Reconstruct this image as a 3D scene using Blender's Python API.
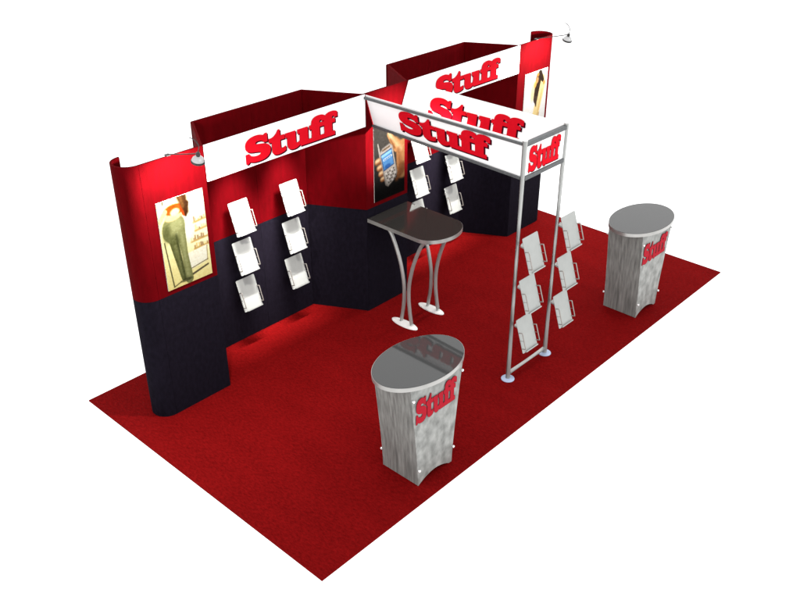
import bpy, bmesh, math, random
import numpy as np
from mathutils import Vector, Matrix
from mathutils.geometry import tessellate_polygon

random.seed(4)
rng = np.random.default_rng(7)
for o in list(bpy.data.objects):
    bpy.data.objects.remove(o)
scene = bpy.context.scene
COL = scene.collection

# ------------------------------------------------------------------ camera
cam_d = bpy.data.cameras.new("camera")
cam_d.sensor_width = 36.0
cam_d.lens = 890.166 / 800.0 * 36.0
cam_d.clip_start = 0.05
cam_d.clip_end = 200.0
cam = bpy.data.objects.new("camera", cam_d)
COL.objects.link(cam)
cam.location = (-2.8154, -3.3439, 4.757)
cam.rotation_euler = (1.0443, 0.0003, -0.8236)
scene.camera = cam

# ------------------------------------------------------------------ studio backdrop light
world = bpy.data.worlds.new("World")
scene.world = world
world.use_nodes = True
bg = world.node_tree.nodes["Background"]
bg.inputs["Color"].default_value = (1, 1, 1, 1)
bg.inputs["Strength"].default_value = 1.7

scene.view_settings.view_transform = 'Standard'
scene.view_settings.look = 'None'
scene.view_settings.gamma = 1.0
scene.view_settings.exposure = 0.0


def aim(o, target):
    d = Vector(target) - o.location
    o.rotation_euler = d.to_track_quat('-Z', 'Y').to_euler()


def lamp(name, kind, loc, target, energy, color=(1, 1, 1)):
    d = bpy.data.lights.new(name, kind)
    d.energy = energy
    d.color = color
    o = bpy.data.objects.new(name, d)
    COL.objects.link(o)
    o.location = loc
    aim(o, target)
    return o


key = lamp("key_light", 'SUN', (6.0, -8.0, 6.0), (3.6, 1.0, 1.6), 0.45, (1.0, 0.98, 0.95))
key.data.angle = math.radians(38)

# dimensions of the booth (metres)
H = 2.30
YF, YB = 2.304, 2.830
XW = 1.003
C1, C2 = 2.802, 3.389
CX = 0.5 * (C1 + C2)
XR = 2 * CX - XW
DX = 0.294
YP = 0.507
ZS = 1.146           # height where the red cloth meets the black

# recess down-lights tucked behind the two headers
for x in (1.61, 2.21, 2 * CX - 2.21, 2 * CX - 1.61):
    s = lamp("recess_spot", 'SPOT', (x - 0.02, 2.365, 2.06), (x - 0.02, 2.79, 1.40), 195, (1.0, 0.97, 0.93))
    s.data.spot_size = math.radians(44)
    s.data.spot_blend = 0.8
    s.data.shadow_soft_size = 0.10

# added fill light behind each header, boosting the glow at the wall foot
for x in (0.5 * (XW + C1), 0.5 * (C2 + XR)):
    s = lamp("recess_fill", 'AREA', (x, 2.40, 2.07), (x, 3.04, 0.0), 12.5, (1.0, 0.96, 0.91))
    s.data.shape = 'RECTANGLE'
    s.data.size = 1.2
    s.data.size_y = 0.05
    s.data.spread = math.radians(36)

# light inside the canopy, on the phone poster
s = lamp("canopy_spot", 'SPOT', (CX, 0.80, 2.12), (CX, YF, 1.86), 900, (1.0, 0.96, 0.92))
s.data.spot_size = math.radians(42)
s.data.spot_blend = 0.9
s.data.shadow_soft_size = 0.02


# ------------------------------------------------------------------ materials
def srgb(c):
    c = np.asarray(c, dtype=float) / 255.0
    return np.where(c <= 0.04045, c / 12.92, ((c + 0.055) / 1.055) ** 2.4)


def new_mat(name):
    m = bpy.data.materials.new(name)
    m.use_nodes = True
    nt = m.node_tree
    return m, nt, nt.nodes["Principled BSDF"]


def noise_mat(name, base, base2, scale=(1, 1, 1), nscale=20, detail=6, rough=0.8, metal=0.0,
              bump=0.0, bscale=None, spec=0.3, sheen=0.0, ramp=(0.3, 0.7), coat=0.0, ior=1.5):
    m, nt, b = new_mat(name)
    N, Lk = nt.nodes, nt.links
    tc = N.new("ShaderNodeTexCoord")
    mp = N.new("ShaderNodeMapping")
    mp.inputs["Scale"].default_value = scale
    Lk.new(tc.outputs["Object"], mp.inputs["Vector"])
    n = N.new("ShaderNodeTexNoise")
    n.inputs["Scale"].default_value = nscale
    n.inputs["Detail"].default_value = detail
    Lk.new(mp.outputs["Vector"], n.inputs["Vector"])
    r = N.new("ShaderNodeValToRGB")
    r.color_ramp.elements[0].position = ramp[0]
    r.color_ramp.elements[1].position = ramp[1]
    r.color_ramp.elements[0].color = (*base, 1)
    r.color_ramp.elements[1].color = (*base2, 1)
    Lk.new(n.outputs["Fac"], r.inputs["Fac"])
    Lk.new(r.outputs["Color"], b.inputs["Base Color"])
    b.inputs["Roughness"].default_value = rough
    b.inputs["Metallic"].default_value = metal
    b.inputs["Specular IOR Level"].default_value = spec
    b.inputs["IOR"].default_value = ior
    b.inputs["Coat Weight"].default_value = coat
    b.inputs["Coat Roughness"].default_value = 0.03
    if bump:
        n2 = N.new("ShaderNodeTexNoise")
        n2.inputs["Scale"].default_value = bscale or nscale * 4
        n2.inputs["Detail"].default_value = 3
        Lk.new(mp.outputs["Vector"], n2.inputs["Vector"])
        bp = N.new("ShaderNodeBump")
        bp.inputs["Strength"].default_value = bump
        bp.inputs["Distance"].default_value = 0.004
        Lk.new(n2.outputs["Fac"], bp.inputs["Height"])
        Lk.new(bp.outputs["Normal"], b.inputs["Normal"])
    return m


M = {}
M['red_cloth'] = noise_mat('red_cloth', (0.062, 0.0001, 0.0010), (0.082, 0.0001, 0.0015), (1, 1, 0.28), 26, 8,
                           rough=0.9, bump=0.25, bscale=240, spec=0.03)
M['black_cloth'] = noise_mat('black_cloth', (0.0050, 0.0039, 0.0070), (0.0078, 0.0062, 0.0112), (1, 1, 0.55), 34, 8,
                             rough=0.9, bump=0.25, bscale=240, spec=0.03)
M['white_sheet'] = noise_mat('white_sheet', (0.92, 0.92, 0.92), (0.94, 0.94, 0.94), nscale=8, rough=0.6, spec=0.2)
M['red_letter'] = noise_mat('red_letter', (0.52, 0.0035, 0.011), (0.55, 0.004, 0.0135), nscale=9, rough=0.7, spec=0.03)
M['counter_letter'] = noise_mat('counter_letter', (0.29, 0.009, 0.018), (0.33, 0.012, 0.023), nscale=60, rough=0.7, spec=0.04)
M['dark_letter'] = noise_mat('dark_letter', (0.035, 0.0015, 0.006), (0.045, 0.002, 0.008), nscale=9, rough=1.0, spec=0.0)
M['aluminium'] = noise_mat('aluminium', (0.35, 0.355, 0.347), (0.41, 0.415, 0.402), (1, 1, 0.1), 60, 4, rough=0.42,
                           metal=0.55, spec=0.4)
M['rail'] = noise_mat('rail', (0.075, 0.08, 0.083), (0.10, 0.105, 0.108), (1, 1, 1), 40, 4, rough=0.5, metal=0.25, spec=0.3)
M['tray'] = noise_mat('tray', (0.30, 0.31, 0.30), (0.325, 0.335, 0.325), nscale=14, rough=0.55, spec=0.25)
M['wire'] = noise_mat('wire', (0.26, 0.24, 0.22), (0.33, 0.305, 0.285), nscale=40, rough=0.35, metal=0.6)
M['foot_disc'] = noise_mat('foot_disc', (0.34, 0.41, 0.56), (0.38, 0.45, 0.61), nscale=30, rough=0.4, spec=0.4)
M['white_metal'] = noise_mat('white_metal', (0.74, 0.72, 0.71), (0.80, 0.78, 0.77), nscale=20, rough=0.4)
M['table_top'] = noise_mat('table_top', (0.026, 0.024, 0.022), (0.031, 0.028, 0.026), nscale=120, rough=0.05, spec=0.5, ior=1.5)
M['counter_top'] = noise_mat('counter_top', (0.042, 0.043, 0.043), (0.047, 0.048, 0.048), nscale=150, rough=0.035, spec=0.36, ior=1.5)
M['edge_band'] = noise_mat('edge_band', (0.32, 0.32, 0.31), (0.42, 0.41, 0.395), (1, 1, 1), 6, 2, rough=0.3, metal=0.7)
M['wood_grey'] = noise_mat('wood_grey', (0.10, 0.103, 0.097), (0.24, 0.245, 0.232), (1, 1, 0.075), 44, 10, rough=0.5, spec=0.3,
                           ramp=(0.3, 0.72))
M['cloud_grey'] = noise_mat('cloud_grey', (0.125, 0.129, 0.122), (0.31, 0.315, 0.302), (1, 1, 0.7), 15, 12, rough=0.5, spec=0.3,
                            ramp=(0.3, 0.72))
M['knob'] = noise_mat('knob', (0.75, 0.75, 0.75), (0.85, 0.85, 0.85), nscale=30, rough=0.2, metal=0.4)
M['lamp_shell'] = noise_mat('lamp_shell', (0.36, 0.36, 0.36), (0.43, 0.43, 0.43), nscale=20, rough=0.3, metal=0.6)
M['dark_metal'] = noise_mat('dark_metal', (0.03, 0.03, 0.03), (0.05, 0.05, 0.05), nscale=30, rough=0.4, metal=0.5)
M['board'] = noise_mat('board', (0.55, 0.53, 0.5), (0.6, 0.58, 0.55), nscale=20, rough=0.7)


def carpet_mat():
    m, nt, b = new_mat('carpet')
    N, Lk = nt.nodes, nt.links
    tc = N.new("ShaderNodeTexCoord")
    n1 = N.new("ShaderNodeTexNoise"); n1.inputs["Scale"].default_value = 30; n1.inputs["Detail"].default_value = 8
    n1.inputs["Roughness"].default_value = 0.72
    n2 = N.new("ShaderNodeTexNoise"); n2.inputs["Scale"].default_value = 2.3; n2.inputs["Detail"].default_value = 4
    n3 = N.new("ShaderNodeTexVoronoi"); n3.inputs["Scale"].default_value = 80
    mp = N.new("ShaderNodeMapping")
    mp.inputs["Scale"].default_value = (2.0, 0.85, 1)
    mp.inputs["Rotation"].default_value = (0, 0, 0.5)
    Lk.new(tc.outputs["Object"], mp.inputs["Vector"])
    for n in (n1, n2, n3):
        Lk.new(mp.outputs["Vector"], n.inputs["Vector"])
    mx = N.new("ShaderNodeMath"); mx.operation = 'MULTIPLY_ADD'; mx.inputs[1].default_value = 0.22
    Lk.new(n2.outputs["Fac"], mx.inputs[0]); Lk.new(n1.outputs["Fac"], mx.inputs[2])
    r = N.new("ShaderNodeValToRGB")
    r.color_ramp.elements[0].position = 0.38; r.color_ramp.elements[0].color = (0.078, 0.0010, 0.0012, 1)
    r.color_ramp.elements[1].position = 0.82; r.color_ramp.elements[1].color = (0.192, 0.0040, 0.0044, 1)
    Lk.new(mx.outputs[0], r.inputs["Fac"])
    Lk.new(r.outputs["Color"], b.inputs["Base Color"])
    b.inputs["Roughness"].default_value = 0.95
    b.inputs["Specular IOR Level"].default_value = 0.02
    bp = N.new("ShaderNodeBump"); bp.inputs["Strength"].default_value = 0.5; bp.inputs["Distance"].default_value = 0.006
    ad = N.new("ShaderNodeMath"); ad.operation = 'ADD'
    Lk.new(n3.outputs["Distance"], ad.inputs[0]); Lk.new(n1.outputs["Fac"], ad.inputs[1])
    Lk.new(ad.outputs[0], bp.inputs["Height"]); Lk.new(bp.outputs["Normal"], b.inputs["Normal"])
    return m


M['carpet'] = carpet_mat()

m, nt, b = new_mat('printed_picture')
at = nt.nodes.new("ShaderNodeAttribute"); at.attribute_name = "print"
nt.links.new(at.outputs["Color"], b.inputs["Base Color"])
b.inputs["Roughness"].default_value = 0.8
b.inputs["Specular IOR Level"].default_value = 0.03
M['print'] = m

m, nt, b = new_mat('lamp_glow')
b.inputs["Emission Color"].default_value = (1, 0.96, 0.88, 1)
b.inputs["Emission Strength"].default_value = 6
M['glow'] = m


# ------------------------------------------------------------------ object helpers
def thing(name, label, cat, loc=(0, 0, 0), rotz=0.0, group=None):
    o = bpy.data.objects.new(name, None)
    o.empty_display_size = 0.1
    COL.objects.link(o)
    o.location = loc
    o.rotation_euler = (0, 0, rotz)
    o["label"] = label
    o["category"] = cat
    if group:
        o["group"] = group
    return o


def obj(name, bm, mat, parent=None, bevel=0.0, smooth=False, label=None, segs=2):
    me = bpy.data.meshes.new(name)
    if bevel:
        bmesh.ops.bevel(bm, geom=[e for e in bm.edges if len(e.link_faces) == 2 and e.calc_face_angle(0) > 0.6],
                        offset=bevel, segments=segs, affect='EDGES', clamp_overlap=True, profile=0.5)
    bmesh.ops.recalc_face_normals(bm, faces=bm.faces)
    bm.to_mesh(me)
    bm.free()
    if smooth:
        for p in me.polygons:
            p.use_smooth = True
        me.set_sharp_from_angle(angle=math.radians(38))
    me.materials.append(mat)
    o = bpy.data.objects.new(name, me)
    COL.objects.link(o)
    if parent is not None:
        o.parent = parent
    if label:
        o["label"] = label
    return o


def copy_tree(o, parent=None):
    c = o.copy()
    COL.objects.link(c)
    c.parent = parent
    for ch in list(o.children):
        copy_tree(ch, c)
    return c


def prism(bm, plan, z0, z1):
    lo = [bm.verts.new((x, y, z0)) for x, y in plan]
    hi = [bm.verts.new((x, y, z1)) for x, y in plan]
    n = len(plan)
    bm.faces.new(lo[::-1])
    bm.faces.new(hi)
    for i in range(n):
        bm.faces.new((lo[i], lo[(i + 1) % n], hi[(i + 1) % n], hi[i]))


def box(bm, x0, x1, y0, y1, z0, z1):
    prism(bm, [(x0, y0), (x1, y0), (x1, y1), (x0, y1)], z0, z1)


def frame_of(d):
    d = d.normalized()
    up = Vector((0, 0, 1)) if abs(d.z) < 0.9 else Vector((0, 1, 0))
    a = d.cross(up).normalized()
    return a, a.cross(d).normalized()


def tube(bm, pts, r, n=12, cap=True):
    pts = [Vector(p) for p in pts]
    rs = r if isinstance(r, (list, tuple)) else [r] * len(pts)
    rings = []
    a = b = None
    for i, p in enumerate(pts):
        d = (pts[min(i + 1, len(pts) - 1)] - pts[max(i - 1, 0)]).normalized()
        if a is None:
            a, b = frame_of(d)
        else:
            a = (a - d * a.dot(d)).normalized()
            b = d.cross(a)
        rings.append([bm.verts.new(p + rs[i] * (math.cos(t) * a + math.sin(t) * b))
                      for t in (2 * math.pi * k / n for k in range(n))])
    for i in range(len(rings) - 1):
        for k in range(n):
            bm.faces.new((rings[i][k], rings[i][(k + 1) % n], rings[i + 1][(k + 1) % n], rings[i + 1][k]))
    if cap:
        bm.faces.new(rings[0][::-1])
        bm.faces.new(rings[-1])


def lathe(bm, prof, n=32, axis=Matrix.Identity(4)):
    rings = []
    for r, z in prof:
        if r < 1e-6:
            rings.append([bm.verts.new(axis @ Vector((0, 0, z)))])
        else:
            rings.append([bm.verts.new(axis @ Vector((r * math.cos(2 * math.pi * k / n), r * math.sin(2 * math.pi * k / n), z)))
                          for k in range(n)])
    for A, B in zip(rings, rings[1:]):
        for k in range(n):
            k2 = (k + 1) % n
            if len(A) == 1 and len(B) == 1:
                continue
            if len(A) == 1:
                bm.faces.new((A[0], B[k], B[k2]))
            elif len(B) == 1:
                bm.faces.new((A[k], B[0], A[k2]))
            else:
                bm.faces.new((A[k], B[k], B[k2], A[k2]))


def smooth_path(pts, n=8):
    P = [Vector(p) for p in pts]
    P = [P[0] * 2 - P[1]] + P + [P[-1] * 2 - P[-2]]
    out = []
    for i in range(1, len(P) - 2):
        for k in range(n):
            t = k / n
            out.append(0.5 * ((2 * P[i]) + (P[i + 1] - P[i - 1]) * t + (2 * P[i - 1] - 5 * P[i] + 4 * P[i + 1] - P[i + 2]) * t * t
                              + (3 * P[i] - P[i - 1] - 3 * P[i + 1] + P[i + 2]) * t ** 3))
    out.append(P[-2])
    return out


# ------------------------------------------------------------------ lettering
GLYPH = {
    'S': "M .02 .38 L .02 -.02 L .12 -.02 L .20 .045 C .34 -.02 .5 -.035 .68 -.035 C 1.06 -.035 1.26 .10 1.26 .33 "
         "C 1.26 .53 1.08 .60 .82 .64 C .62 .67 .53 .675 .53 .72 C .53 .765 .58 .78 .66 .78 C .80 .78 .91 .74 .95 .655 "
         "L 1.13 .655 L 1.13 1.01 L 1.02 1.01 L .95 .955 C .83 1.01 .72 1.03 .60 1.03 C .25 1.03 .03 .91 .03 .68 "
         "C .03 .48 .18 .42 .45 .38 C .66 .35 .76 .335 .76 .28 C .76 .22 .67 .21 .56 .21 C .38 .21 .24 .27 .20 .38 Z",
    't': "M 1.19 .72 L 1.19 .54 L 1.33 .54 L 1.33 .22 C 1.33 .03 1.45 -.03 1.63 -.03 C 1.80 -.03 1.95 0 2.04 .06 L 2.04 .24 "
         "C 1.97 .2 1.91 .19 1.86 .19 C 1.79 .19 1.77 .22 1.77 .28 L 1.77 .54 L 2.0 .54 L 2.0 .72 L 1.77 .72 L 1.77 .98 "
         "L 1.67 .98 C 1.59 .85 1.50 .76 1.34 .72 Z",
    'u': "M 2.03 .72 L 2.03 .54 L 2.12 .54 L 2.12 .24 C 2.12 .05 2.25 -.03 2.45 -.03 C 2.60 -.03 2.72 .02 2.80 .09 L 2.80 0 "
         "L 3.33 0 L 3.33 .18 L 3.23 .18 L 3.23 .72 L 2.67 .72 L 2.67 .54 L 2.78 .54 L 2.78 .28 C 2.78 .22 2.71 .2 2.65 .2 "
         "C 2.59 .2 2.57 .23 2.57 .3 L 2.57 .72 Z",
    'f': "M 3.31 0 L 4.02 0 L 4.02 .18 L 3.87 .18 L 3.87 .54 L 4.05 .54 L 4.05 .72 L 3.87 .72 L 3.87 .75 "
         "C 3.87 .81 3.90 .83 3.94 .83 C 3.98 .83 3.99 .81 4.0 .75 L 4.18 .75 L 4.18 .97 C 4.06 1.03 3.95 1.04 3.85 1.04 "
         "C 3.58 1.04 3.43 .93 3.43 .76 L 3.43 .72 L 3.31 .72 L 3.31 .54 L 3.43 .54 L 3.43 .18 L 3.31 .18 Z",
}


def glyph_poly(path, dx=0.0):
    tk = path.split()
    i, cur, out = 0, None, []
    while i < len(tk):
        c = tk[i]
        if c in 'ML':
            cur = (float(tk[i + 1]), float(tk[i + 2])); out.append(cur); i += 3
        elif c == 'C':
            q = [float(v) for v in tk[i + 1:i + 7]]
            p0 = cur
            for k in range(1, 10):
                t = k / 9
                s = 1 - t
                out.append(tuple(s ** 3 * p0[j] + 3 * s * s * t * q[j] + 3 * s * t * t * q[2 + j] + t ** 3 * q[4 + j] for j in (0, 1)))
            cur = (q[4], q[5]); i += 7
        else:
            i += 1
    return [(x + dx, y) for x, y in out]


WORD = [('S', 0.0), ('t', 0.0), ('u', 0.0), ('f', 0.0), ('f', 0.70)]


def letters(parent, origin, xax, yax, width, height, surface=None, shade=0.0135, red='red_letter'):
    """Cut-out letters of the word, laid on a sheet: each letter a part, its dark drop layer a sub-part."""
    origin, xax, yax = Vector(origin), Vector(xax).normalized(), Vector(yax).normalized()
    nrm = xax.cross(yax).normalized()
    for k, (g, dx) in enumerate(WORD):
        poly = glyph_poly(GLYPH[g], dx)

        def make(ox, oy, d0, d1, o0=origin):
            bm = bmesh.new()
            P = []
            for px, py in poly:
                u, v = px / 4.88 * width + ox, py * height + oy
                P.append((surface(u, v) if surface else o0 + xax * u + yax * v))
            lo = [bm.verts.new(p + nrm * d0) for p in P]
            hi = [bm.verts.new(p + nrm * d1) for p in P]
            n = len(P)
            for tri in tessellate_polygon([[Vector((px, py, 0)) for px, py in poly]]):
                bm.faces.new([hi[q] for q in tri])
            for i in range(n):
                bm.faces.new((lo[i], lo[(i + 1) % n], hi[(i + 1) % n], hi[i]))
            return bm
        off = 0.0004 * k
        a = obj('letter', make(0, 0, 0.0052 + off, 0.0085 + off), M[red], parent)
        obj('letter_shade', make(shade, -shade, 0.0008 + off, 0.0045 + off), M['dark_letter'], a)


# ------------------------------------------------------------------ floor
bm = bmesh.new()
box(bm, 0, 6.096, 0, 3.048, -0.012, 0.0)
carpet = obj('carpet_floor', bm, M['carpet'], bevel=0.004)
carpet['kind'] = 'structure'
carpet['label'] = 'rectangular deep red carpet under the whole display'


# ------------------------------------------------------------------ display walls
def off2(p, q, t):
    d = Vector((q[0] - p[0], q[1] - p[1])).normalized()
    return Vector((-d.y, d.x)) * t      # left-hand side of p->q


def wall_run(root, line, t, names, base, htop):
    """A folded run of cloth panels following `line` (its visible face); thickness t lies on the left of the line."""
    n = len(line)
    nor = [off2(line[i], line[i + 1], 1.0) for i in range(n - 1)]
    back = []
    for i in range(n):
        if i == 0:
            v = nor[0] * t
        elif i == n - 1:
            v = nor[-1] * t
        else:
            s = (nor[i - 1] + nor[i]).normalized()
            v = s * (t / max(0.3, s.dot(nor[i])))
        back.append(Vector(line[i]) + v)
    for i in range(1, n - 1):          # joint strip closing each seam from behind
        d1 = (Vector(line[i - 1]) - Vector(line[i])).normalized()
        d2 = (Vector(line[i + 1]) - Vector(line[i])).normalized()
        s = (nor[i - 1] + nor[i]).normalized()
        k = 1.0 / max(0.3, s.dot(nor[i]))
        plan = []
        for o in (0.0006, 0.005):
            row = [back[i] + d1 * 0.025 + nor[i - 1] * o, back[i] + s * (o * k), back[i] + d2 * 0.025 + nor[i] * o]
            plan += row if o < 0.001 else row[::-1]
        bm = bmesh.new()
        prism(bm, [(p.x - base[0], p.y - base[1]) for p in plan], 0.004, htop - 0.006)
        obj('joint_strip', bm, M['red_cloth'], root)
    for i in range(n - 1):
        f0, f1, b1, b0 = Vector(line[i]), Vector(line[i + 1]), back[i + 1], back[i]
        g = 0.0012
        df, db = (f1 - f0).normalized() * g, (b1 - b0).normalized() * g
        plan = [f0 + df, f1 - df, b1 - db, b0 + db]
        plan = [(p.x - base[0], p.y - base[1]) for p in plan]
        for nm, z0, z1, mat in ((names[1], 0.0015, ZS - 0.001, 'black_cloth'), (names[0], ZS + 0.001, htop, 'red_cloth')):
            bm = bmesh.new()
            prism(bm, plan, z0, z1)
            obj(nm, bm, M[mat], root, bevel=0.0015, segs=1)


def recess(x0, x1, label):
    base = ((x0 + x1) / 2, YB)
    r = thing('recess_panel', label, 'display wall', (*base, 0), group='folded recess walls of the display')
    xm = (x0 + x1) / 2
    line = [(x0, YF + 0.002), (x0 + DX, YB), (xm, YB), (x1 - DX, YB), (x1, YF + 0.002)]
    wall_run(r, line, 0.022, ('red_panel', 'black_panel'), base, H - 0.003)
    return r


recess(XW, C1, 'red over black folded wall recess behind the pair of tray columns nearest the jeans poster')
recess(C2, XR, 'red over black folded wall recess behind the hanging canopy and the dark table')


def wing(mirror, label):
    sx = -1 if mirror else 1
    ex = XR if mirror else XW
    root = thing('wing_panel', label, 'display wall', (ex, YF, 0), group='curved end panels of the display')
    t = 0.016
    cxl, cyl, r = -0.583, 0.136, 0.136          # centre of the rolled end, local
    flat = [(-0.002, 0), (cxl + 0.0015, 0), (cxl + 0.0015, t), (-0.002, t)]
    arc = [(cxl + r * math.cos(a), cyl + r * math.sin(a)) for a in (-math.pi / 2 - math.pi * k / 36 for k in range(37))]
    arcb = [(cxl + (r - t) * math.cos(a), cyl + (r - t) * math.sin(a)) for a in (-math.pi / 2 - math.pi * k / 36 for k in range(37))]
    arc = [(cxl - 0.0005, 0)] + arc[1:]
    arcb = [(cxl - 0.0005, t)] + arcb[1:]
    bm = bmesh.new()
    box(bm, min(sx * (cxl - 0.004), sx * (cxl + 0.03)), max(sx * (cxl - 0.004), sx * (cxl + 0.03)), t + 0.0006, t + 0.005, 0.004, H - 0.006)
    obj('joint_strip', bm, M['red_cloth'], root)
    for z0, z1, mat, nm in ((0.0015, ZS - 0.001, 'black_cloth', 'black_panel'), (ZS + 0.001, H, 'red_cloth', 'red_panel')):
        bm = bmesh.new()
        prism(bm, [(sx * x, y) for x, y in flat], z0, z1)
        obj(nm, bm, M[mat], root, bevel=0.0015, segs=1)
        bm = bmesh.new()
        n = len(arc)
        V = {}
        for j, pl in enumerate((arc, arcb)):
            for k, (x, y) in enumerate(pl):
                for q, z in enumerate((z0, z1)):
                    V[j, k, q] = bm.verts.new((sx * x, y, z))
        for k in range(n - 1):
            bm.faces.new((V[0, k, 0], V[0, k + 1, 0], V[0, k + 1, 1], V[0, k, 1]))
            bm.faces.new((V[1, k, 0], V[1, k, 1], V[1, k + 1, 1], V[1, k + 1, 0]))
            bm.faces.new((V[0, k, 1], V[0, k + 1, 1], V[1, k + 1, 1], V[1, k, 1]))
            bm.faces.new((V[0, k, 0], V[1, k, 0], V[1, k + 1, 0], V[0, k + 1, 0]))
        for k in (0, n - 1):
            bm.faces.new((V[0, k, 0], V[0, k, 1], V[1, k, 1], V[1, k, 0]))
        obj('curved_' + nm, bm, M[mat], root, smooth=True)
    return root


wing(False, 'red over black end panel with rolled edge carrying the jeans poster')
wing(True, 'red over black end panel with rolled edge carrying the poster of a dark haired figure')

root = thing('centre_panel', 'narrow red over black upright panel carrying the hand and phone poster', 'display wall', (CX, YF, 0))
for z0, z1, mat, nm in ((0.0015, ZS - 0.001, 'black_cloth', 'black_panel'), (ZS + 0.001, H + 0.003, 'red_cloth', 'red_panel')):
    bm = bmesh.new()
    box(bm, C1 - CX + 0.001, C2 - CX - 0.001, 0, 0.02, z0, z1)
    obj(nm, bm, M[mat], root, bevel=0.0015, segs=1)


# ------------------------------------------------------------------ headers
def header(x0, x1, label):
    w = x1 - x0
    root = thing('header_banner', label, 'sign', (x0, YF - 0.011, 2.0), group='white header banners over the recesses')
    bm = bmesh.new()
    box(bm, 0.003, w - 0.003, 0, 0.007, -0.004, 0.302)
    obj('banner_sheet', bm, M['white_sheet'], root, bevel=0.001, segs=1)
    letters(root, (0.388, 0, 0.031), (1, 0, 0), (0, 0, 1), 1.045, 0.213)
    return root


header(XW, C1, 'white Stuff banner over the recess nearest the jeans poster')
header(C2, XR, 'white Stuff banner over the far recess, behind the canopy')

# ------------------------------------------------------------------ canopy frame and its banners
root = thing('canopy_stand', 'grey metal two post canopy stand set at the front of the carpet', 'frame', (CX, YP, 0))
hw = (C2 - C1) / 2
for s in (-1, 1):
    bm = bmesh.new()
    tube(bm, [(s * hw, 0, 0.008), (s * hw, 0, H)], 0.0215, 20)
    p = obj('post', bm, M['aluminium'], root, smooth=True)
    bm = bmesh.new()
    lathe(bm, [(0.0213, H + 0.0005), (0.0213, H + 0.006), (0.019, H + 0.009), (0, H + 0.009)], 20, Matrix.Translation((s * hw, 0, 0)))
    obj('post_cap', bm, M['white_metal'], p, smooth=True)
    bm = bmesh.new()
    lathe(bm, [(0, 0.001), (0.062, 0.001), (0.062, 0.006), (0.058, 0.010), (0.024, 0.014), (0, 0.014)], 36, Matrix.Translation((s * hw, 0, 0)))
    obj('foot_disc', bm, M['foot_disc'], p, smooth=True)
# cross rails between the posts
for z, r in ((0.062, 0.019),):
    bm = bmesh.new()
    tube(bm, [(-hw + 0.018, 0, z), (hw - 0.018, 0, z)], r, 16)
    obj('bottom_rail', bm, M['aluminium'], root, smooth=True)
for z in (1.977, 2.268):
    bm = bmesh.new()
    box(bm, -hw + 0.015, hw - 0.015, -0.017, 0.017, z - 0.017, z + 0.017)
    obj('cross_rail', bm, M['rail'], root, bevel=0.003)
# long rails from the posts back to the centre panel
LY = YF - 0.012 - YP
for s, lean in ((-1, 0.100), (1, 0.125)):
    for zt, x_wall in ((2.272, s * hw), (1.983, s * (hw - lean))):
        x_post = s * hw
        bm = bmesh.new()
        d = s * 0.012
        w2, h2 = 0.008, 0.0105
        ring = []
        for (x, y) in ((x_post + d, 0.016), (x_wall + d, LY)):
            ring.append([bm.verts.new((x + a * w2, y, zt + c * h2)) for a, c in ((-1, -1), (1, -1), (1, 1), (-1, 1))])
        for k in range(4):
            bm.faces.new((ring[0][k], ring[0][(k + 1) % 4], ring[1][(k + 1) % 4], ring[1][k]))
        bm.faces.new(ring[0][::-1]); bm.faces.new(ring[1])
        obj('long_rail', bm, M['rail'], root, bevel=0.002, segs=1)


def canopy_sheet(s, lean, label, reverse):
    """Sheet stretched between the long rails; it leans inward towards the wall end. Visible face looks to -x."""
    root = thing('canopy_banner', label, 'sign', (CX + s * hw, YP, 1.985), group='long white banners of the canopy')
    L = LY
    Ht = 0.312

    def P(v_y, h, off=0.0):
        # v_y: metres from post, h: height above bottom
        f = v_y / L
        xb = -s * lean * f
        return Vector((xb * (1 - h / Ht) - s * 0.004 + off, v_y, h))
    bm = bmesh.new()
    ny, nz = 12, 4
    t = 0.004
    G = {}
    for side, off in ((0, -t / 2), (1, t / 2)):
        for i in range(ny + 1):
            for j in range(nz + 1):
                G[side, i, j] = bm.verts.new(P(0.022 + (L - 0.022) * i / ny, Ht * j / nz, off))
    for i in range(ny):
        for j in range(nz):
            bm.faces.new((G[0, i, j], G[0, i + 1, j], G[0, i + 1, j + 1], G[0, i, j + 1]))
            bm.faces.new((G[1, i, j], G[1, i, j + 1], G[1, i + 1, j + 1], G[1, i + 1, j]))
    for i in range(ny):
        bm.faces.new((G[0, i, nz], G[0, i + 1, nz], G[1, i + 1, nz], G[1, i, nz]))
        bm.faces.new((G[0, i, 0], G[1, i, 0], G[1, i + 1, 0], G[0, i + 1, 0]))
    for j in range(nz):
        bm.faces.new((G[0, 0, j], G[0, 0, j + 1], G[1, 0, j + 1], G[1, 0, j]))
        bm.faces.new((G[0, ny, j], G[1, ny, j], G[1, ny, j + 1], G[0, ny, j + 1]))
    obj('banner_sheet', bm, M['white_sheet'], root, smooth=True)
    y0 = 1.907 - YP if s < 0 else 1.975 - YP
    z0 = 0.058 if s < 0 else 0.045
    hgt = 0.198
    # text runs towards -y when seen from -x
    letters(root, (0, 0, 0), (0, -1, 0), (0, 0, 1), 1.055, hgt, surface=lambda u, v: P(y0 - u, z0 + v, -t / 2))
    return root


canopy_sheet(-1, 0.100, 'long white Stuff banner on the near side of the canopy, facing the oval counter', False)
canopy_sheet(1, 0.125, 'long white Stuff banner on the far canopy side, half hidden by the near one', True)

root = thing('end_sign', 'small white sign with squeezed Stuff lettering between the two canopy posts', 'sign', (CX - hw, YP - 0.004, 1.99))
bm = bmesh.new()
box(bm, 0.022, 2 * hw - 0.022, 0, 0.006, 0.006, 0.259)
obj('sign_sheet', bm, M['white_sheet'], root)
letters(root, (0.058, 0, 0.030), (1, 0, 0), (0, 0, 1), 0.44, 0.208, shade=0.010)


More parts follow.
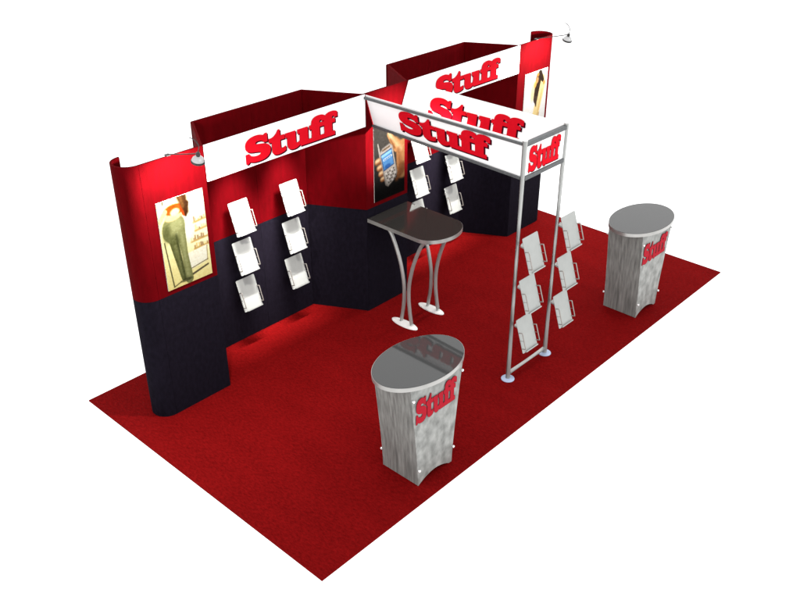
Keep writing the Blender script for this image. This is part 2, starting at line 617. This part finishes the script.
# ------------------------------------------------------------------ posters (printed pictures as painted grids)
def grid_uv(w, h):
    v, u = np.meshgrid(np.linspace(0, 1, h), np.linspace(0, 1, w), indexing='ij')
    return u, v


class Paint:
    def __init__(self, w, h, asp, col):
        self.u, self.v = grid_uv(w, h)
        self.asp = asp                    # height / width
        self.c = np.ones((h, w, 3)) * np.array(col, float)
        self.w, self.h = w, h

    def put(self, mask, col, a=1.0):
        k = np.clip(mask, 0, 1)[..., None] * a
        self.c = self.c * (1 - k) + np.array(col, float) * k

    def ell(self, cx, cy, rx, ry, col, ang=0, soft=0.15, a=1.0):
        x = self.u - cx
        y = (self.v - cy) * self.asp
        ca, sa = math.cos(ang), math.sin(ang)
        X, Y = x * ca + y * sa, -x * sa + y * ca
        d = np.sqrt((X / rx) ** 2 + (Y / (ry * self.asp)) ** 2)
        self.put((1 - d) / soft + 0.5, col, a)

    def limb(self, p, q, r0, r1, col, soft=0.012, a=1.0):
        px, py, qx, qy = p[0], p[1] * self.asp, q[0], q[1] * self.asp
        X, Y = self.u, self.v * self.asp
        dx, dy = qx - px, qy - py
        t = np.clip(((X - px) * dx + (Y - py) * dy) / (dx * dx + dy * dy), 0, 1)
        d = np.hypot(X - px - t * dx, Y - py - t * dy)
        self.put((r0 + (r1 - r0) * t - d) / soft + 0.5, col, a)

    def quad(self, pts, col, soft=0.01, a=1.0):
        P = [(x, y * self.asp) for x, y in pts]
        X, Y = self.u, self.v * self.asp
        ar = sum(P[i][0] * P[(i + 1) % len(P)][1] - P[(i + 1) % len(P)][0] * P[i][1] for i in range(len(P)))
        sg = 1 if ar > 0 else -1
        d = np.full(X.shape, 1e9)
        for i in range(len(P)):
            x0, y0 = P[i]; x1, y1 = P[(i + 1) % len(P)]
            l = math.hypot(x1 - x0, y1 - y0)
            d = np.minimum(d, sg * ((x1 - x0) * (Y - y0) - (y1 - y0) * (X - x0)) / l)
        self.put(d / soft + 0.5, col, a)

    def noise(self, amt, cells=30):
        n = rng.normal(size=(self.h // 3 + 2, self.w // 3 + 2, 1))
        n = np.repeat(np.repeat(n, 3, 0), 3, 1)[:self.h, :self.w]
        self.c = np.clip(self.c + n * amt, 0, 255)


def jeans_picture():
    p = Paint(96, 176, 1.77, (255, 246, 178))
    p.put(np.clip((p.u - 0.35) * 2.2, 0, 1) * np.clip(1.15 - p.v, 0, 1), (255, 253, 226))
    p.put(np.clip((p.v - 0.55) * 2.0, 0, 1), (250, 228, 140), 0.7)
    # shelves with goods
    for y, x0 in ((0.33, 0.70), (0.43, 0.72), (0.54, 0.60), (0.63, 0.66)):
        p.quad([(x0, y), (1.0, y - 0.01), (1.0, y + 0.012), (x0, y + 0.022)], (196, 150, 70), 0.02, 0.75)
        for k in range(7):
            x = x0 + 0.02 + 0.045 * k + rng.uniform(-.01, .01)
            hh = rng.uniform(0.02, 0.06)
            p.quad([(x, y - hh), (x + 0.03, y - hh), (x + 0.03, y), (x, y)],
                   [(150, 92, 40), (214, 170, 84), (120, 70, 30), (235, 205, 130)][rng.integers(4)], 0.02, 0.7)
    p.ell(0.60, 0.36, 0.10, 0.16, (255, 255, 240), 0, 0.9, 0.9)
    # white trolley at the lower right
    p.quad([(0.50, 0.66), (0.95, 0.64), (0.93, 0.82), (0.52, 0.86)], (255, 250, 226), 0.02)
    p.limb((0.50, 0.85), (0.94, 0.81), 0.008, 0.008, (96, 78, 40))
    p.limb((0.95, 0.65), (0.93, 0.82), 0.006, 0.006, (130, 104, 56))
    p.limb((0.55, 0.92), (0.93, 0.87), 0.022, 0.018, (86, 76, 58))
    p.limb((0.06, 0.45), (0.14, 0.98), 0.012, 0.012, (78, 74, 46))
    p.limb((0.14, 0.98), (0.30, 0.95), 0.010, 0.010, (78, 74, 46))
    # legs and hips in green trousers
    olive, dark, lite = (128, 130, 80), (88, 92, 50), (172, 174, 120)
    p.limb((0.24, 0.42), (0.37, 0.92), 0.095, 0.052, dark)
    p.limb((0.26, 0.44), (0.37, 0.90), 0.05, 0.03, olive, 0.08, 0.8)
    p.limb((0.42, 0.36), (0.46, 0.66), 0.105, 0.062, olive)
    p.limb((0.46, 0.66), (0.49, 0.955), 0.062, 0.085, olive)
    p.ell(0.29, 0.325, 0.245, 0.160, olive, 0.25, 0.10)
    p.ell(0.38, 0.28, 0.15, 0.075, olive, 0.0, 0.15)
    p.ell(0.36, 0.30, 0.15, 0.09, lite, 0.2, 0.8, 0.75)
    p.ell(0.13, 0.36, 0.07, 0.10, dark, 0.2, 0.9, 0.7)
    p.ell(0.27, 0.46, 0.12, 0.05, dark, 0.5, 0.8, 0.7)
    p.limb((0.44, 0.42), (0.47, 0.90), 0.035, 0.03, lite, 0.08, 0.7)
    p.limb((0.325, 0.40), (0.395, 0.93), 0.012, 0.020, (66, 70, 38), 0.05, 0.9)
    p.ell(0.42, 0.95, 0.13, 0.02, (60, 60, 34), 0, 0.5, 0.7)
    p.limb((0.13, 0.255), (0.50, 0.205), 0.016, 0.016, (150, 150, 96), 0.03, 0.7)
    # back, orange top, arm and long brown hair
    p.ell(0.33, 0.185, 0.20, 0.055, (244, 204, 150), -0.15, 0.2)
    p.ell(0.36, 0.125, 0.22, 0.060, (238, 84, 16), 0.05, 0.2)
    p.limb((0.52, 0.13), (0.55, 0.21), 0.055, 0.035, (214, 70, 16))
    p.ell(0.36, 0.155, 0.10, 0.040, (255, 226, 170), -0.1, 0.4)
    p.limb((0.16, 0.12), (0.02, 0.21), 0.045, 0.04, (248, 206, 140))
    p.limb((0.53, 0.0), (0.60, 0.19), 0.105, 0.05, (84, 50, 24), 0.05)
    p.limb((0.62, 0.10), (0.58, 0.23), 0.05, 0.025, (70, 40, 18), 0.03)
    p.limb((0.50, 0.0), (0.54, 0.12), 0.03, 0.03, (132, 88, 44), 0.03, 0.7)
    p.limb((0.13, 0.0), (0.13, 0.035), 0.012, 0.012, (70, 60, 40))
    p.noise(5)
    return p


def figure_picture():
    p = Paint(80, 140, 1.40, (255, 254, 250))
    cream, shade = (252, 226, 160), (224, 180, 108)
    p.ell(0.40, 0.28, 0.10, 0.16, (250, 228, 176), 0.2, 0.5)
    p.limb((0.80, 0.14), (0.42, 0.98), 0.09, 0.15, cream, 0.03)
    p.limb((0.88, 0.22), (0.66, 0.62), 0.055, 0.07, cream, 0.03)
    p.limb((0.80, 0.30), (0.60, 0.80), 0.012, 0.018, shade, 0.04, 0.9)
    p.limb((0.72, 0.66), (0.60, 0.99), 0.018, 0.02, (190, 140, 76), 0.03, 0.9)
    p.ell(0.66, 0.92, 0.07, 0.16, (255, 250, 232), 0.2, 0.4)
    p.limb((0.60, 0.13), (0.52, 0.42), 0.125, 0.085, (58, 44, 34), 0.03)
    p.limb((0.52, 0.42), (0.56, 0.53), 0.075, 0.02, (78, 62, 50), 0.03)
    p.limb((0.66, 0.06), (0.80, 0.16), 0.09, 0.05, (50, 38, 28), 0.03)
    p.ell(0.54, 0.14, 0.06, 0.05, (206, 148, 92), 0.3, 0.4)
    p.ell(0.47, 0.20, 0.05, 0.05, (236, 176, 96), 0.3, 0.5)
    p.ell(0.86, 0.21, 0.05, 0.03, (232, 158, 84), -0.5, 0.5)
    p.ell(0.56, 0.06, 0.06, 0.03, (190, 134, 70), 0, 0.6)
    p.limb((0.53, 0.88), (0.48, 0.99), 0.035, 0.06, (44, 36, 28), 0.03)
    p.limb((0.50, 0.97), (0.74, 1.0), 0.035, 0.02, (52, 42, 32), 0.03)
    p.noise(3)
    return p


def phone_picture():
    p = Paint(84, 150, 1.80, (66, 62, 58))
    p.put(np.clip((p.v - 0.35) * 1.9, 0, 1), (12, 11, 11))
    p.ell(0.25, 0.12, 0.5, 0.22, (84, 80, 74), 0, 0.9, 0.7)
    skin, skd, skl = (206, 146, 92), (140, 84, 46), (250, 212, 164)
    # palm and thumb
    p.limb((0.98, 0.42), (0.94, 0.70), 0.26, 0.20, skin, 0.06)
    p.limb((0.92, 0.66), (0.74, 0.79), 0.13, 0.06, skd, 0.08, 0.9)
    p.limb((0.50, 0.165), (0.74, 0.36), 0.075, 0.12, skin, 0.03)
    p.limb((0.70, 0.24), (1.0, 0.40), 0.04, 0.08, skin, 0.06)
    p.limb((0.49, 0.145), (0.56, 0.21), 0.045, 0.05, skl, 0.06, 0.9)
    p.limb((0.62, 0.24), (0.86, 0.40), 0.03, 0.05, skl, 0.10, 0.8)
    p.limb((0.80, 0.40), (0.86, 0.70), 0.03, 0.07, skd, 0.14, 0.75)
    p.limb((0.53, 0.23), (0.66, 0.36), 0.02, 0.03, (128, 76, 42), 0.05, 0.7)
    # fingertips on the left
    for (x, y, r) in ((0.09, 0.47, 0.085), (0.15, 0.56, 0.085), (0.20, 0.645, 0.08), (0.25, 0.725, 0.07)):
        p.limb((x, y), (x + 0.16, y - 0.015), r * 0.85, r, skd, 0.03)
        p.limb((x - 0.01, y - 0.012), (x + 0.06, y - 0.02), r * 0.5, r * 0.5, skl, 0.06, 0.9)
    # phone body
    p.limb((0.13, 0.24), (0.20, 0.42), 0.016, 0.028, (190, 182, 172))
    p.quad([(0.17, 0.375), (0.26, 0.315), (0.50, 0.275), (0.60, 0.315), (0.76, 0.70), (0.70, 0.77), (0.45, 0.855), (0.36, 0.82)], (150, 140, 132), 0.02)
    p.quad([(0.19, 0.375), (0.28, 0.325), (0.50, 0.29), (0.58, 0.32), (0.73, 0.70), (0.67, 0.76), (0.46, 0.835), (0.39, 0.80)], (186, 178, 170), 0.02)
    p.limb((0.28, 0.345), (0.50, 0.315), 0.02, 0.02, (120, 92, 66), 0.02)
    p.quad([(0.215, 0.395), (0.565, 0.345), (0.655, 0.575), (0.305, 0.625)], (44, 66, 110), 0.015)
    p.quad([(0.235, 0.405), (0.555, 0.36), (0.635, 0.565), (0.32, 0.61)], (84, 142, 200), 0.015)
    p.limb((0.27, 0.42), (0.54, 0.385), 0.035, 0.03, (150, 206, 246), 0.03)
    p.limb((0.32, 0.475), (0.55, 0.445), 0.028, 0.028, (226, 240, 252), 0.02)
    for k in range(4):
        p.limb((0.33 + 0.06 * k, 0.476 - 0.008 * k), (0.355 + 0.06 * k, 0.473 - 0.008 * k), 0.016, 0.016, (60, 100, 160), 0.01, 0.8)
    p.ell(0.44, 0.57, 0.10, 0.03, (44, 92, 160), -0.1, 0.6)
    for r in range(5):
        for k in range(5):
            x = 0.385 + 0.062 * k + 0.022 * r
            y = 0.665 - 0.010 * k + 0.034 * r
            p.ell(x, y, 0.022, 0.010, (70, 64, 60) if (r + k) % 3 else (240, 236, 232), -0.1, 0.4)
    p.noise(4)
    return p


def poster(name, label, x0, x1, z0, z1, pic, ink=0.86, y=YF):
    w, h = x1 - x0, z1 - z0
    root = thing(name, label, 'poster', ((x0 + x1) / 2, y, z0), group='printed posters on the upright panels')
    bm = bmesh.new()
    box(bm, -w / 2, w / 2, -0.0055, -0.0008, 0, h)
    obj('backing_board', bm, M['board'], root)
    me = bpy.data.meshes.new('printed_sheet')
    W, Hh = pic.w, pic.h
    U, V = pic.u.ravel(), pic.v.ravel()
    verts = np.stack([(U - 0.5) * (w - 0.001), np.full(U.shape, -0.0072), h * (1 - V) * 0.999 + 0.0005], 1)
    faces = [(j * W + i, (j + 1) * W + i, (j + 1) * W + i + 1, j * W + i + 1) for j in range(Hh - 1) for i in range(W - 1)]
    me.from_pydata(verts.tolist(), [], faces)
    ca = me.color_attributes.new("print", 'FLOAT_COLOR', 'POINT')
    lin = srgb(np.clip(pic.c, 0, 255)).reshape(-1, 3) * ink
    ca.data.foreach_set('color', np.concatenate([lin, np.ones((len(lin), 1))], 1).ravel())
    me.materials.append(M['print'])
    o = bpy.data.objects.new('printed_sheet', me)
    COL.objects.link(o)
    o.parent = root
    return root


poster('poster', 'bright poster of a figure in green jeans and orange top seen from behind', 0.512, 0.949, 1.189, 1.961, jeans_picture(), 0.36)
poster('poster', 'dark poster of a hand holding a silver phone with blue screen', 2.906, 3.338, 1.190, 1.962, phone_picture(), 0.15)
poster('poster', 'pale poster of a dark haired leaning figure on white', 5.326, 5.763, 1.18, 1.947, figure_picture(), 0.30)


# ------------------------------------------------------------------ clip lamps over the end posters
def clip_lamp(x, label):
    root = thing('arm_lamp', label, 'lamp', (x, YF, H), group='arm lamps over the end posters')
    tip = Vector((0, -0.40, 0.118))
    bm = bmesh.new()
    box(bm, -0.018, 0.018, -0.008, 0.026, 0.002, 0.012)
    obj('clamp', bm, M['dark_metal'], root, bevel=0.002)
    bm = bmesh.new()
    tube(bm, smooth_path([(0, 0.008, 0.010), (0, -0.06, 0.030), (0, -0.22, 0.073), tip + Vector((0, 0, 0.006))], 6), 0.0045, 10)
    obj('arm', bm, M['dark_metal'], root, smooth=True)
    bm = bmesh.new()
    lathe(bm, [(0, 0.02), (0.013, 0.016), (0.017, 0), (0.013, -0.016), (0, -0.02)], 16, Matrix.Translation(tip))
    obj('swivel', bm, M['dark_metal'], root, smooth=True)
    bm = bmesh.new()
    tube(bm, smooth_path([tip + Vector((0, 0, 0.012)), tip + Vector((0.015, 0.0, 0.06)), tip + Vector((-0.008, 0.02, 0.11)),
                          tip + Vector((-0.03, 0.04, 0.125))], 6), 0.0034, 8)
    obj('cable', bm, M['dark_metal'], root, smooth=True)
    d = (Vector((0, -0.03, -0.62)) - tip).normalized()
    ax = Matrix.Translation(tip + Vector((0, 0, -0.012))) @ Vector((0, 0, -1)).rotation_difference(Vector((0, 0.25, -1)).normalized()).to_matrix().to_4x4() @ Matrix.Scale(0.88, 4)
    bm = bmesh.new()
    lathe(bm, [(0.012, 0.0), (0.03, -0.006), (0.046, -0.022), (0.054, -0.042), (0.055, -0.048), (0.051, -0.047), (0.043, -0.026), (0.026, -0.012), (0.010, -0.008)], 32, ax)
    sh = obj('shade', bm, M['lamp_shell'], root, smooth=True)
    bm = bmesh.new()
    lathe(bm, [(0.0555, -0.043), (0.060, -0.046), (0.060, -0.060), (0.0555, -0.064), (0.050, -0.060), (0.050, -0.050), (0.0555, -0.043)], 32, ax)
    obj('rim', bm, M['dark_metal'], sh, smooth=True)
    bm = bmesh.new()
    lathe(bm, [(0, -0.043), (0.018, -0.040), (0.026, -0.032), (0.02, -0.022), (0, -0.016)], 20, ax)
    obj('bulb', bm, M['glow'], sh, smooth=True)
    lp = ax @ Vector((0, 0, -0.062))
    wl = Vector((x, YF, H)) + lp
    s = lamp('arm_lamp_spot', 'SPOT', wl, (x + 0.02, YF, 1.72), 150, (1, 0.96, 0.9))
    s.data.spot_size = math.radians(150)
    s.data.spot_blend = 0.7
    s.data.shadow_soft_size = 0.03
    return root


clip_lamp(0.685, 'small silver lamp on a dark arm over the jeans poster')
clip_lamp(2 * CX - 0.685, 'small silver lamp on a dark arm over the poster of the dark haired figure')


# ------------------------------------------------------------------ literature trays
def build_tray():
    root = thing('literature_tray', '', 'literature tray', (0, 0, 0), group='literature trays on the walls and the frame')
    TW, TL = 0.215, 0.316
    tilt = Matrix.Rotation(-math.atan2(0.1, 0.3), 4, 'X')   # top leans back towards +y

    def T(bm):
        bmesh.ops.transform(bm, matrix=tilt, verts=bm.verts)
        return bm
    # plate in local x / z, facing -y
    bm = bmesh.new()
    r = 0.010
    pl = []
    for cx_, cz_, a0 in ((TW / 2 - r, -TL / 2 + r, -90), (TW / 2 - r, TL / 2 - r, 0), (-TW / 2 + r, TL / 2 - r, 90), (-TW / 2 + r, -TL / 2 + r, 180)):
        for k in range(5):
            a = math.radians(a0 + 22.5 * k)
            pl.append((cx_ + r * math.cos(a), cz_ + r * math.sin(a)))
    f = [bm.verts.new((x, -0.002, z)) for x, z in pl]
    g = [bm.verts.new((x, 0.002, z)) for x, z in pl]
    bm.faces.new(f); bm.faces.new(g[::-1])
    for i in range(len(pl)):
        bm.faces.new((f[i], g[i], g[(i + 1) % len(pl)], f[(i + 1) % len(pl)]))
    obj('tray_plate', T(bm), M['tray'], root)
    # upturned lip along the bottom edge
    bm = bmesh.new()
    x0, x1 = -TW / 2 + 0.035, TW / 2 - 0.004
    z = -TL / 2 + 0.003
    sec = [(-0.0022, z), (-0.016, z - 0.003), (-0.018, z + 0.008), (-0.0155, z + 0.008), (-0.014, z - 0.0005), (-0.0022, z + 0.003)]
    A = [bm.verts.new((x0, y, zz)) for y, zz in sec]
    B = [bm.verts.new((x1, y, zz)) for y, zz in sec]
    for i in range(len(sec)):
        j = (i + 1) % len(sec)
        bm.faces.new((A[i], B[i], B[j], A[j]))
    bm.faces.new(A[::-1]); bm.faces.new(B)
    obj('front_lip', T(bm), M['tray'], root)
    # wire page holders standing forward from both side edges
    for s in (-1, 1):
        bm = bmesh.new()
        x = s * (TW / 2 - 0.003)
        za, zb = 0.040, -0.112
        pr = 0.040
        tube(bm, smooth_path([(x, -0.002, za), (x, -pr + 0.006, za), (x, -pr, za - 0.008), (x, -pr, 0.5 * (za + zb)), (x, -pr, zb + 0.008),
                              (x, -pr + 0.006, zb), (x, -0.002, zb)], 4), 0.0046, 8)
        tube(bm, [(x, -0.002, 0.5 * (za + zb)), (x, -pr, 0.5 * (za + zb))], 0.003, 8)
        obj('wire_holder', T(bm), M['wire'], root, smooth=True)
    # short mounting arm behind the plate
    bm = bmesh.new()
    tube(bm, [(0, 0.028, 0.012), (0, 0.05, 0.018), (0, 0.122, 0.030)], 0.020, 18)
    obj('mounting_arm', bm, M['aluminium'], root, smooth=True)
    return root


tray0 = build_tray()
first = True
ROWZ = (1.347, 0.949, 0.556)
ROWN = ('top', 'middle', 'bottom')
spots = []
for x, col in ((1.607, 'the column nearest the jeans poster'), (2.208, 'the second column from the jeans poster')):
    for z, rn in zip(ROWZ, ROWN):
        spots.append((x, 2.710, z, f'white literature tray, {rn} of {col}'))
for x, col in ((4.035, 'the column beside the phone poster'), (4.628, 'the far recess column under the canopy')):
    for z, rn in zip(ROWZ, ROWN):
        spots.append((x, 2.710, z, f'white literature tray, {rn} of {col}'))
for x, col in ((C1 + 0.022, 'the canopy post nearest the oval counter in front'), (C2 + 0.0, 'the canopy post nearer the far counter')):
    for z, rn in zip(ROWZ, ROWN):
        spots.append((x, YP - 0.150, z, f'grey literature tray, {rn} one on {col}'))
for (x, y, z, lab) in spots:
    t = tray0 if first else copy_tree(tray0)
    first = False
    t.location = (x, y, z)
    t['label'] = lab

# ------------------------------------------------------------------ high table against the centre panel
root = thing('high_table', 'tall dark topped table with round end and curved metal legs', 'table', (CX, YF, 0))
hw2 = 0.291
y_s, dd = -0.654, 0.215


def table_plan(inset=0.0):
    pl = [(-hw2 + inset, -0.004 - inset)]
    for k in range(41):
        a = math.pi + math.pi * k / 40
        ca, sa = math.cos(a), math.sin(a)
        pl.append(((hw2 - inset) * ca, y_s + (dd - inset) * sa))
    pl.append((hw2 - inset, -0.004 - inset))
    return pl


bm = bmesh.new()
prism(bm, table_plan(0.003), 1.018, 1.0555)
tp = obj('tabletop', bm, M['table_top'], root, bevel=0.0012, segs=1)
bm = bmesh.new()
o_, i_ = table_plan(0.0), table_plan(0.0026)
lo = [bm.verts.new((x, y, 1.0165)) for x, y in o_]; hi = [bm.verts.new((x, y, 1.0535)) for x, y in o_]
li = [bm.verts.new((x, y, 1.0165)) for x, y in i_]; hj = [bm.verts.new((x, y, 1.0535)) for x, y in i_]
n = len(o_)
for i in range(n):
    j = (i + 1) % n
    bm.faces.new((lo[i], lo[j], hi[j], hi[i])); bm.faces.new((li[i], hj[i], hj[j], li[j]))
    bm.faces.new((hi[i], hi[j], hj[j], hj[i])); bm.faces.new((lo[i], li[i], li[j], lo[j]))
obj('edge_band', bm, M['edge_band'], tp)
for xb in (2.862 - CX, 3.270 - CX):
    yb = 1.853 - YF
    bm = bmesh.new()
    lathe(bm, [(0, 0.001), (1, 0.001), (1, 0.008), (0.95, 0.013), (0, 0.013)], 40)
    for v in bm.verts:
        v.co = Vector((xb + v.co.x * 0.056, yb + v.co.y * 0.17, v.co.z))
    bp_ = obj('base_plate', bm, M['white_metal'], root, smooth=True)
    for ys in ([1.912, 1.884, 1.873, 1.880, 1.930, 2.030, 2.105], [1.770, 1.799, 1.811, 1.804, 1.754, 1.662, 1.590]):
        zs = [0.012, 0.18, 0.32, 0.48, 0.70, 0.93, 1.017]
        bm = bmesh.new()
        tube(bm, smooth_path([(xb + 0.014, y - YF, z) for y, z in zip(ys, zs)], 6), 0.0185, 16)
        obj('leg', bm, M['aluminium'], root, smooth=True)


# ------------------------------------------------------------------ oval counters
def build_counter(label):
    root = thing('oval_counter', label, 'counter', (1.361, 0.335, 0), group='oval topped counters on the carpet')
    a, b_ = 0.425, 0.278
    bm = bmesh.new()
    lathe(bm, [(0, 0.966), (1, 0.966), (1, 0.9985), (0.997, 1.0), (0, 1.0)], 96)
    for v in bm.verts:
        v.co = Vector((v.co.x * (a - 0.003), v.co.y * (b_ - 0.003), v.co.z))
    top = obj('counter_top', bm, M['counter_top'], root)
    bm = bmesh.new()
    lathe(bm, [(1.0, 0.963), (1.0, 0.9975), (0.991, 0.9975), (0.991, 0.963), (1.0, 0.963)], 96)
    for v in bm.verts:
        v.co = Vector((v.co.x * a, v.co.y * b_, v.co.z))
    obj('edge_band', bm, M['edge_band'], top, smooth=True)
    prof = [(0.0, 0.203), (0.08, 0.206), (0.16, 0.211), (0.3, 0.2225), (0.5, 0.2435), (0.7, 0.266), (0.86, 0.2865), (0.964, 0.300)]

    def half(z):
        return float(np.interp(z, [p[0] for p in prof], [p[1] for p in prof]))
    yf_, yb_ = -0.185, 0.185
    # two flared side panels
    for s in (-1, 1):
        bm = bmesh.new()
        t = 0.018
        rows = []
        for z, hx in prof:
            z = max(z, 0.001)
            hx -= 0.002
            rows.append([bm.verts.new(p) for p in ((s * hx, yf_ + 0.004, z), (s * hx, yb_ - 0.004, z), (s * (hx - t), yb_ - 0.004, z), (s * (hx - t), yf_ + 0.004, z))])
        for A, B in zip(rows, rows[1:]):
            for k in range(4):
                bm.faces.new((A[k], A[(k + 1) % 4], B[(k + 1) % 4], B[k]))
        bm.faces.new(rows[0]); bm.faces.new(rows[-1][::-1])
        obj('side_panel', bm, M['wood_grey'], root, smooth=True)
    # front and back panels with an arched foot
    for (y0, y1, nm) in ((yf_ - 0.004, yf_ + 0.003, 'front_panel'), (yb_ - 0.003, yb_ + 0.004, 'back_panel')):
        arch = []
        for k in range(25):
            t = k / 24
            arch.append((-0.196 + 0.366 * t, 0.001 + 0.058 * math.sin(math.pi * t) ** 0.85))
        out = [(-half(0.0), 0.001)] + arch + [(half(0.0), 0.001)]
        out += [(half(z), z) for z, _ in prof[1:]] + [(-half(z), z) for z, _ in prof[1:][::-1]]
        bm = bmesh.new()
        F = [bm.verts.new((x, y0, z)) for x, z in out]
        B = [bm.verts.new((x, y1, z)) for x, z in out]
        bm.faces.new(F); bm.faces.new(B[::-1])
        for i in range(len(out)):
            j = (i + 1) % len(out)
            bm.faces.new((F[i], B[i], B[j], F[j]))
        bm.normal_update()
        bmesh.ops.triangulate(bm, faces=[f for f in bm.faces if len(f.verts) > 4])
        fp = obj(nm, bm, M['cloud_grey'], root)
        if nm == 'front_panel':
            letters(fp, (-0.244, y0, 0.628), (1, 0, 0), (0, 0, 1), 0.462, 0.212, shade=0.007, red='counter_letter')
    # standoff knobs at the corners of both panels
    for sy, y in ((-1, yf_ - 0.004), (1, yb_ + 0.004)):
        for s in (-1, 1):
            for z in (0.160, 0.862):
                ax = Matrix.Translation((s * (half(z) - 0.008), y, z)) @ Matrix.Rotation(math.pi / 2 * (1 if sy < 0 else -1), 4, 'X')
                bm = bmesh.new()
                lathe(bm, [(0, 0.0), (0.005, 0.0), (0.005, 0.007), (0.0105, 0.009), (0.0118, 0.014), (0.010, 0.020), (0.005, 0.0225), (0, 0.023)], 18, ax)
                obj('standoff_knob', bm, M['knob'], root, smooth=True)
    return root


c0 = build_counter('grey oval topped counter closest to the camera, the canopy lettering mirrored in its top')
c1_ = copy_tree(c0)
c1_.location = (4.762, 0.386, 0)
c1_['label'] = 'grey oval topped counter at the right corner of the carpet, beyond the canopy posts'
